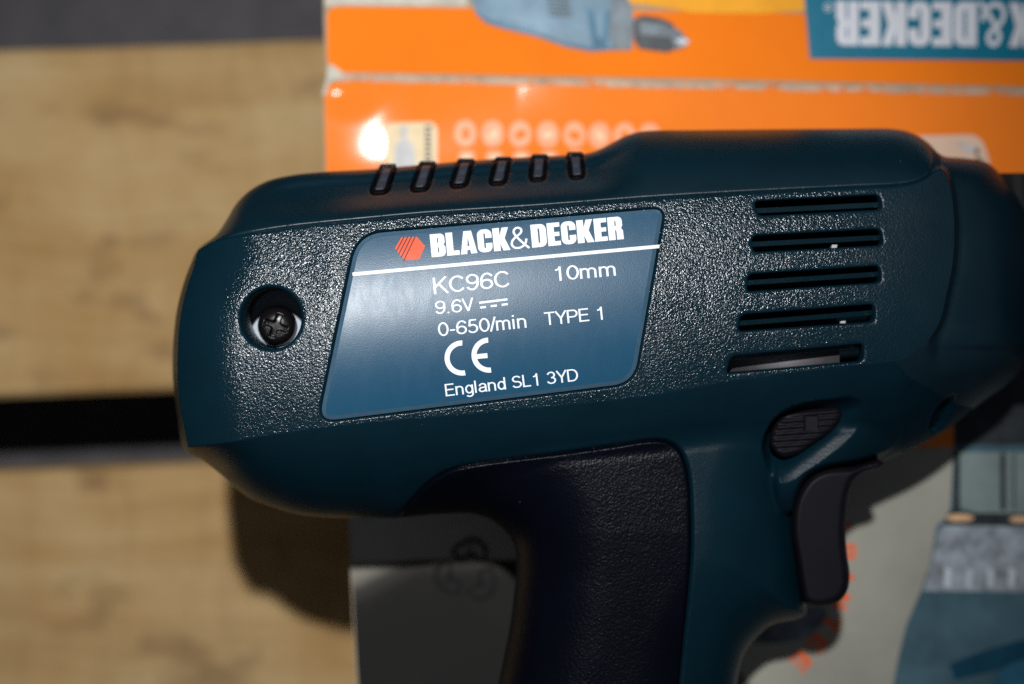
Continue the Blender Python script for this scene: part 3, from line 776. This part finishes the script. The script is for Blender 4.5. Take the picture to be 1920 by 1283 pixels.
def lerp(a, b, t): return a + (b - a) * t
def sstep(t): t = np.clip(t, 0, 1); return t * t * (3 - 2 * t)
def tilt(x, y):
    dx = np.maximum(0, x - 620)
    return -.062 * dx - .00005 * np.maximum(0, x - 1250) ** 2
def face_q(x, y):
    yc = 700 - .11 * (x - 650)
    return -.00050 * (y - yc) ** 2
def base_z(x, y):
    """height of the shell without pockets, and its grain"""
    Q = np.stack([x, y], -1)
    dF = -np.minimum(0, sdist(Q, Fface)); dS = np.maximum(0, sdist(Q, Sbody)); inS = inside(Q, Sbody) | (dist(Q, Sbody) < .02)
    v = np.clip(dF / np.maximum(dF + dS, 1e-6), 0, 1); v = np.where(inS, v, 1.0)
    q = face_q(x, y); q = np.maximum(q, -75)
    dl = dist(Q, np.array(top_edge[:8], float), False)
    q = q - 62 * np.clip(1 - dl / 125, 0, 1) ** 2.2
    a = np.where(y > 650, .25, .16)
    prof = a * v + (1 - a) * (1 - np.sqrt(np.maximum(0, 1 - v * v)))
    zb_ = q + (MID - q) * prof
    ys = np.interp(x, [p[0] for p in seam_pts[:11]], [p[1] for p in seam_pts[:11]])
    zb_ = zb_ - 52 * sstep((ys - 4 - y) / 50) * sstep((x - 420) / 140) * sstep((1215 - x) / 120) * np.clip(dS / 25, 0, 1)
    # the nose collar sits below the flange
    st = sstep(dF / 9) * np.clip((x - 1740) / 20, 0, 1) * np.clip((700 - y) / 90, 0, 1) * (1 - v) * np.clip(dS / 15, 0, 1)
    zb_ = zb_ - 46 * st
    dG = np.maximum(0, sdist(Q, Tout))
    w = 1 - np.minimum(dG / 185, 1)
    zg = -70 + (MID + 70) * (1 - np.sqrt(np.maximum(0, 1 - w * w)))
    zg = zg - .05 * np.maximum(0, y - 1000) - .9 * np.maximum(0, 830 - x) - .9 * np.maximum(0, 800 - y)
    zg = np.where(dG < .02, MID, np.maximum(zg, MID))
    k = 26.0
    h = np.clip(.5 + .5 * (zb_ - zg) / k, 0, 1)
    z = zg + (zb_ - zg) * h + k * h * (1 - h) * np.clip(dG / 60, 0, 1) * .5
    # raised lip round the lower right of the lock button's dish
    dd = np.maximum(0, -sdist(Q, DISH))
    cand = -92 - .35 * dd - .010 * dd * dd - 178 * (1 - np.clip(dG / 20, 0, 1)) ** 2 - 1.2 * np.maximum(0, 1462 - x)
    near = (dd < 90) & (x > 1380) & (y > 720) & (y < 960)
    hh = np.clip(.5 + .5 * (cand - z) / 16.0, 0, 1)
    z = np.where(near, z + (cand - z) * hh + 16.0 * hh * (1 - hh) * .5 * np.clip(dG / 40, 0, 1), z)
    low = np.clip(.85 - dF / 110, .30, 1)                # still textured below the bevel, finer
    gr = np.where(y > 600, low, np.clip(1 - dF / 14, .05, 1))
    gr = np.where(x > 1690, np.clip(1 - dF / 12, .03, 1), gr)
    gr = gr * np.clip((1810 - x) / 260, .2, 1) * np.clip((dl - 4) / 80, .25, 1)
    return z, gr
def nameplate_z(x, y):
    Q = np.stack([np.asarray(x, float), np.asarray(y, float)], -1)
    return face_q(Q[:, 0], Q[:, 1]) + tilt(Q[:, 0], Q[:, 1])

def pockets(x, y):
    Q = np.stack([x, y], -1); z = np.zeros(len(x))
    sd = sdist(Q, LAB); z -= 13 * np.clip(sd / 2.5, 0, 1)
    for s in slots:
        sd = sdist(Q, s); z -= np.where(sd > -3, 2.0 * np.clip((sd + 3) / 3, 0, 1), 0) + 42 * np.clip(sd / 1.6, 0, 1)
    sd = sdist(Q, HOLE); z -= 5 * np.clip((sd + 7) / 7, 0, 1) ** 2 + 154 * np.clip(sd / 2, 0, 1)
    for s in rib_pockets: z -= 46 * np.clip(sdist(Q, s) / 3, 0, 1)
    sd = sdist(Q, DISH)
    # steep on the upper left, a long even slope at the lower right
    ll = np.clip(((x - 1440) * .62 + (y - 760) * .78) / 130, 0, 1)
    slope = lerp(6.0, .36, sstep(ll)); dep = np.maximum(0, sd) * slope
    z -= 54 * (1 - np.exp(-(dep / 54) - (dep / 54) ** 3))
    sd = sdist(Q, NOTCH); z -= 30 * np.clip(sd / 6, 0, 1)
    # grooves
    z -= 5 * np.exp(-(dist(Q, seam, False) / 2.2) ** 2) * np.clip((1748 - x) / 20 + .3, .3, 1)
    z -= 9 * np.exp(-(dist(Q, gp_open, False) / 3.0) ** 2)
    return z

def lines_off(L, ds):
    T = np.gradient(L, axis=0); T /= np.linalg.norm(T, axis=1, keepdims=True) + 1e-9
    Nn = np.stack([-T[:, 1], T[:, 0]], -1)
    return [L + Nn * d for d in ds]

rings = [Tout, offset(LAB, 0), offset(LAB, 2.5), HOLE, offset(HOLE, 2), DISH, NOTCH, offset(NOTCH, 6)]
for s in slots: rings += [s, offset(s, 1.6)]
for s in rib_pockets: rings += [s, offset(s, 3)]
free = [grid(318, 236, 1950, 1000, 6.5), grid(840, 1000, 1530, 1320, 6.5), grid(840, 1320, 1530, 1760, 16)]
for d in (1, 2.5, 4.5, 7, 10, 14, 19): free.append(offset(Tout, d))
for L in (seam, gp_open):
    free += lines_off(L, (-6, -4, -2, 2, 4, 6))
free += lines_off(Fface, (-7, -4, -2, 2, 4, 7))
for s in slots: free.append(offset(s, -3))
for d in (2, 4, 7): free.append(offset(HOLE, -d))
for d in (3, 6, 9, 14, 20): free.append(offset(DISH, d))
free.append(offset(LAB, -2.5))
free = np.concatenate(free); free = free[sdist(free, Tout) > .6]
free = free[np.abs(sdist(free, LAB) - 1.2) > 2.6]
free = free[np.abs(sdist(free, HOLE) - 1) > 1.9]
for s in slots: free = free[np.abs(sdist(free, s) - .8) > 1.8]
for s in rib_pockets: free = free[np.abs(sdist(free, s) - 1.5) > 2.2]
X, F, c = cdt(rings, [seam, gp_open, collar_cut, Fface], free, Tout, clear=.9)
x, y = X[:, 0], X[:, 1]
z0, grain = base_z(x, y)
onT = dist(X, Tout) < .05
z0 = np.where(onT, MID, z0)
tl = tilt(x, y)
Vd = W(x, y, z0 + tl)
pk = pockets(x, y); pk = np.where(onT, 0, pk)
Vd[:, 2] += pk * U
keep = np.ones(len(F), bool)
for s in slots: keep &= ~inside(c, offset(s, 1.55))
keep &= ~inside(c, offset(HOLE, 1.95))          # the boss floor closes this
in_grip = inside(c, grip_poly)
cap_poly = np.concatenate([seam, [(1742, 200), (300, 200), (300, 468.5)]])
in_cap = inside(c, cap_poly) & ~in_grip
in_col = inside(c, collar_poly) & ~in_cap & ~in_grip
hous = keep & ~in_grip & ~in_cap & ~in_col
housing = mesh_obj('housing', Vd, F[hous], M_shell, drill, attrs={'grain': grain})
cover = mesh_obj('top_cover', Vd, F[keep & in_cap], M_cap, drill, label='smooth dark teal top strip of the drill')
mesh_obj('nose_collar', Vd, F[keep & in_col], M_cap, drill)
gripo = mesh_obj('grip_panel', Vd, F[keep & in_grip], M_grip, drill, label='dark navy textured grip panel')
# the lower half of the clamshell
To2 = resample(Tout, 14); gg = grid(318, 236, 1950, 1760, 34); gg = gg[sdist(gg, Tout) > 10]
X2, F2, c2 = cdt([Tout], pts=np.concatenate([gg, offset(Tout, 5)[::3], offset(Tout, 16)[::3]]), outer=Tout)
zz, _ = base_z(X2[:, 0], X2[:, 1]); zz = np.where(dist(X2, Tout) < .05, MID, zz)
t2 = tilt(X2[:, 0], X2[:, 1])
V2 = W(X2[:, 0], X2[:, 1], MID + t2); V2[:, 2] -= (zz - MID) * U * .96
mesh_obj('lower_housing', V2, F2[:, ::-1], M_under, drill)

# nameplate
def plate_z(x, y): return nameplate_z(x, y) - 2.2
L1 = offset(LAB, 4.5); L2 = offset(LAB, 12.0)
gpl = grid(590, 380, 1255, 800, 9); gpl = gpl[sdist(gpl, L2) > 3]
Xl, Fl, cl = cdt([L1, L2], pts=gpl, outer=L1, clear=1.2)
sd = sdist(Xl, L1); zl = nameplate_z(Xl[:, 0], Xl[:, 1]) - 2.2 - 4.5 * np.clip(1 - sd / 7.5, 0, 1)
Vl = W(Xl[:, 0], Xl[:, 1], zl); inn = inside(cl, L2)
plate = mesh_obj('nameplate', Vl, Fl[inn], M_label, drill)
mesh_obj('plate_edge', Vl, Fl[~inn], M_edge, plate)
def rot_rect(A, B, t):
    A, B = np.array(A, float), np.array(B, float); d = (B - A) / np.linalg.norm(B - A); nn = np.array([-d[1], d[0]]) * t / 2
    return np.array([A - nn, B - nn, B + nn, A + nn])
def on_plate(name, outline, mat, lift=.5, step=None):
    V, F = sheet(np.asarray(outline, float), lambda x, y: plate_z(x, y) + lift, step); return mesh_obj(name, V, F, mat, plate, False)
on_plate('rule_line', rot_rect((661, 514.5), (1238, 462), 6.5), M_white, .5, 10)
on_plate('emblem', [(740.5, 466), (752.5, 445.5), (781, 444), (797, 461.5), (786, 486.5), (758.5, 488.5)], M_logo, .5, 6)
for (a, b_) in [((757.5, 444.5), (743.5, 470.5)), ((764.5, 444.2), (748, 476)), ((771.5, 443.9), (752.5, 482.5)), ((778.5, 443.6), (757, 489))]:
    on_plate('emblem_stripe', rot_rect(a, b_, 1.9), M_logo_d, 1.0, 4)
def heavy_on(word, A, B, h):
    V2, F2, wd = heavy(word); mesh_obj('lettering', *place2d(V2, F2, 0, wd, A, B, h, .5, plate_z), M_white, plate, False)
def text_on(s, A, B, h, wt=.104):
    V2, F2, x0, x1 = text2d(s, wt); mesh_obj('lettering', *place2d(V2, F2, x0, x1, A, B, h, .5, plate_z), M_white, plate, False)
heavy_on('BLACK', (809.5, 482.8), (956.5, 468.8), 43)
heavy_on('DECKER', (998, 464.8), (1169.5, 448.5), 43)
text_on('&', (958.5, 468.3), (994, 465), 42, .085)
text_on('KC96C', (814, 552), (956, 538), 31)
text_on('10mm', (1042, 527.5), (1155, 517), 27)
text_on('9.6V', (817, 590), (889.5, 583), 25)
on_plate('current_symbol', rot_rect((898.5, 568), (951.5, 561.5), 4), M_white)
for a, b_ in (((900.5, 577), (911, 575.7)), ((920, 574.4), (931.5, 573)), ((940.5, 571.8), (952, 570.3))): on_plate('current_symbol', rot_rect(a, b_, 4), M_white)
text_on('0-650/min', (822.5, 631.3), (987.5, 614.5), 26)
text_on('TYPE 1', (1022, 610.5), (1130.5, 599.5), 24.5)
text_on('England SL1 3YD', (836, 743.5), (1085, 714), 23)
# conformity mark
def ring_arc(cx, cy, r, w, a0, a1, rot, n=22):
    a = np.radians(np.linspace(a0, a1, n)); o = np.stack([r * np.cos(a), r * np.sin(a)], -1); i = np.stack([(r - w) * np.cos(a), (r - w) * np.sin(a)], -1)
    P = np.concatenate([o, i[::-1]]); t = math.radians(rot); R2 = np.array([[math.cos(t), -math.sin(t)], [math.sin(t), math.cos(t)]])
    return P @ R2.T + (cx, cy)
CR = -5.5
on_plate('conformity_mark', ring_arc(866.5, 671.5, 33, 9.5, 84, 276, CR), M_white)
on_plate('conformity_mark', ring_arc(917, 666, 33, 9.5, 88, 272, CR), M_white)
on_plate('conformity_mark', rot_rect((890, 669.2), (914, 666.9), 9), M_white, .7)

# screw in its well
HC = np.array([508., 597.]); zt = float(base_z(np.array([508.]), np.array([597.]))[0][0]) - 5
hole_rim = offset(HOLE, 1.95); fl3 = W(hole_rim[:, 0], hole_rim[:, 1], np.full(64, zt)); cen = fl3.mean(0)
fl3[:, 2] -= 150 * U; big = cen + (fl3 - cen) * 1.03; big[:, 2] = fl3[:, 2]
def disc(center, rad, z): return np.array([(center[0] + rad * math.cos(a), center[1] + rad * math.sin(a), z) for a in np.linspace(0, 2 * math.pi, 48, endpoint=False)])
zfl_ = fl3[0, 2]
mesh_obj('screw_boss', big, [tuple(range(64))], M_washer, drill, False)
scx, scy = float(cen[0]) - 4 * U, float(cen[1]) - 13 * U
def lathe(center, prof, n=48):
    V, F = [], []
    for r, z in prof: V += [(center[0] + r * math.cos(a), center[1] + r * math.sin(a), z) for a in np.linspace(0, 2 * math.pi, n, endpoint=False)]
    for k in range(len(prof) - 1):
        F += [(k * n + i, k * n + (i + 1) % n, (k + 1) * n + (i + 1) % n, (k + 1) * n + i) for i in range(n)]
    return V, F
# pan head with a cross recess cut into the top as a height field
R0 = 37.0
ga = grid(-R0, -R0, R0 + 1, R0 + 1, 1.6); ga = ga[(ga ** 2).sum(1) < (R0 - 1.2) ** 2]
circ = ellipse(0, 0, R0, R0, 56)
Xs, Fs, cs = cdt([circ], pts=ga, outer=circ, clear=.8)
rr = np.hypot(Xs[:, 0], Xs[:, 1]); zs = 8 + 30 * np.sqrt(np.maximum(0, 1 - (rr / R0) ** 3.2))
an = math.radians(20); ux = Xs[:, 0] * math.cos(an) + Xs[:, 1] * math.sin(an); uy = -Xs[:, 0] * math.sin(an) + Xs[:, 1] * math.cos(an)
arm = np.maximum(np.clip((6.2 - np.abs(ux)) / 2, 0, 1) * np.clip((23 - np.abs(uy)) / 2.5, 0, 1), np.clip((6.2 - np.abs(uy)) / 2, 0, 1) * np.clip((23 - np.abs(ux)) / 2.5, 0, 1))
arm = np.maximum(arm, np.clip((11 - rr) / 3, 0, 1))
zs -= arm * 17
hk = (H - zt + 140) / H
Vs = np.stack([scx + Xs[:, 0] * U * hk, scy - Xs[:, 1] * U * hk, zfl_ + (zs + 1) * U], -1)
sk = np.stack([scx + circ[:, 0] * U * hk, scy - circ[:, 1] * U * hk, np.full(56, zfl_ - 3 * U)], -1)
mesh_obj('screw', Vs, Fs, M_screw, drill)

# ribs in the top slots
def pillow(outline, zfun, drop, r, step, p=2.0, top_fn=None):
    P = np.asarray(outline, float); gq = grid(P[:, 0].min(), P[:, 1].min(), P[:, 0].max(), P[:, 1].max(), step); gq = gq[sdist(gq, P) > .8]
    pts_ = [gq] + [offset(P, d) for d in (.8, 2, 3.5)]
    pts_ = np.concatenate(pts_); pts_ = pts_[sdist(pts_, P) > .5]
    Xp, Fp, cp = cdt([P], pts=pts_, outer=P, clear=.7)
    s_ = np.maximum(0, sdist(Xp, P)); w = 1 - np.minimum(s_ / r, 1)
    z = zfun(Xp[:, 0], Xp[:, 1]) - drop * (1 - np.sqrt(np.maximum(0, 1 - w ** p)))
    if top_fn is not None: z = z + top_fn(Xp[:, 0], Xp[:, 1], s_)
    return Xp, Fp, z
def shell_z(x, y):
    return base_z(x, y)[0] + tilt(x, y)
for r in ribs:
    Xp, Fp, z = pillow(offset(r, -2), shell_z, 16, 5, 3)
    slot = mesh_obj('vent_slot', W(Xp[:, 0], Xp[:, 1], np.maximum(z - 5, MID)), Fp, M_slot, drill)
    cx_ = r.mean(0); ri = offset(r, 5.5)
    Xp, Fp, z = pillow(ri, shell_z, 10, 5, 2.5)
    mesh_obj('vent_rib', W(Xp[:, 0], Xp[:, 1], np.maximum(z - 1.0, MID + 3)), Fp, M_rib, slot)
# louvres and the motor seen through the side slots
for k, s in enumerate(slots):
    cxs, cys = s.mean(0); xl, xr = s[:, 0].min() - 4, s[:, 0].max() + 4
    sl = (-.05, -.053, -.066, -.08, -.096)[k]; dy = (4, 0, -1, -1, -14)[k]
    ya = lambda xx: cys + dy + sl * (xx - cxs)
    quad = [(xl, ya(xl) - 4), (xr, ya(xr) - 4), (xr, ya(xr) + 5), (xl, ya(xl) + 5)]
    xs_ = np.array([q[0] for q in quad]); ys_ = np.array([q[1] for q in quad])
    zq = shell_z(xs_, ys_) - 21; top = W(xs_, ys_, zq); lo = top.copy(); lo[:, 2] -= 60 * U
    top[2:, 2] -= 5 * U
    V = list(map(tuple, lo)) + list(map(tuple, top))
    Fq = [(4, 7, 6, 5), (0, 1, 5, 4), (1, 2, 6, 5), (2, 3, 7, 6), (3, 0, 4, 7)]
    mesh_obj('louvre', V, Fq, M_cap, drill, False)
def tube_x(x0, x1, yc, zc, r0, r1, n=40):
    a = np.linspace(0, 2 * math.pi, n, endpoint=False); V = []
    for xx, r in ((x0, r0), (x1, r1)):
        c0 = Wp(xx, yc, zc); V += [(c0[0], c0[1] + r * U * math.cos(t), c0[2] + r * U * math.sin(t)) for t in a]
    F = [(i, (i + 1) % n, n + (i + 1) % n, n + i) for i in range(n)] + [tuple(range(n)), tuple(range(2 * n - 1, n - 1, -1))]
    return V, F
V, F_ = tube_x(1320, 1560, 672, -222, 95, 95); mesh_obj('motor', V, F_, M_steel, drill, True)
for (xx, yy, zz_) in ((1564, 462, -110), (1580, 603, -115)):
    c0 = Wp(xx, yy, zz_); q = 5 * U
    V, F_ = box_wedge([(c0[0] - q, c0[1] - .6 * q), (c0[0] + q, c0[1] - .6 * q), (c0[0] + 1.2 * q, c0[1] + .6 * q), (c0[0] - .8 * q, c0[1] + .6 * q)], c0[2] - 30 * U, c0[2])
    mesh_obj('wire_end', V, F_, M_tgrey, drill, False)

# trigger and lock button
TRIG = spline([(1484, 1000), (1486, 955), (1498, 920), (1520, 892), (1550, 878), (1600, 874), (1652, 864), (1658, 870), (1648, 878), (1622, 886), (1602, 903), (1592, 930), (1587, 970), (1586, 1010), (1589, 1045), (1593, 1075), (1590, 1104), (1578, 1124), (1555, 1136), (1526, 1138), (1508, 1128), (1500, 1100), (1492, 1050)], True, 3)
tz = lambda x, y: -128 - .10 * (y - 900) + tilt(x, y)
Xp, Fp, z = pillow(TRIG, tz, 46, 15, 3)
acc = Acc(); Vp = W(Xp[:, 0], Xp[:, 1], z); acc.add(Vp, Fp)
lo = Vp.copy(); zmid = ZF + (MID - 30) * U; lo[:, 2] = zmid - (Vp[:, 2] - zmid); acc.add(lo, Fp[:, ::-1])
rimz = W(TRIG[:, 0], TRIG[:, 1], tz(TRIG[:, 0], TRIG[:, 1]) - 46); rl = rimz.copy(); rl[:, 2] = zmid - (rimz[:, 2] - zmid); n = len(TRIG)
b = len(acc.V); acc.V += [tuple(v) for v in rimz] + [tuple(v) for v in rl]
acc.F += [(b + i, b + (i + 1) % n, b + n + (i + 1) % n, b + n + i) for i in range(n)]
acc.obj('trigger', M_trig, drill)
BTN = spline([(1447, 842), (1443, 824), (1451, 797), (1468, 778), (1500, 769), (1545, 764), (1572, 762), (1580, 770), (1574, 792), (1556, 812), (1526, 833), (1492, 854), (1466, 858)], True, 3)
def bz(x, y): return -86 - .04 * (y - 810) + tilt(x, y)
def ridges(x, y, s_):
    t = y + .07 * (x - 1500)
    g_ = -2.6 * np.clip(np.cos(t * 2 * math.pi / 11.5) * 1.6, -1, 1) * np.clip((s_ - 5) / 4, 0, 1)
    sq = (x > 1508) & (x < 1534) & (y > 780) & (y < 808)
    return np.where(sq, -6, g_)
Xp, Fp, z = pillow(BTN, bz, 26, 12, 2.4, top_fn=ridges)
mesh_obj('lock_button', W(Xp[:, 0], Xp[:, 1], z), Fp, M_trig, drill)
# chuck beyond the collar
prof = [(1838, 195), (1900, 195), (1953, 195), (1956, 196), (1990, 196), (2010, 190), (2030, 165), (2240, 160), (2262, 150), (2330, 84), (2334, 40), (2334, 0.5)]
zc = MID - 86; V, F_ = [], []; n = 56
for xx, r in prof:
    c0 = Wp(xx, 505, zc); V += [(c0[0], c0[1] + r * 1.02 * U * math.cos(t), min(c0[2] + r * U * math.sin(t), ZF + (MID - 112) * U if xx < 1955 else 9)) for t in np.linspace(0, 2 * math.pi, n, endpoint=False)]
for k in range(len(prof) - 1): F_ += [(k * n + i, k * n + (i + 1) % n, (k + 1) * n + (i + 1) % n, (k + 1) * n + i) for i in range(n)]
mesh_obj('chuck', V, F_, M_black, drill)

for o in COL.objects:
    if 'base' in o: del o['base']
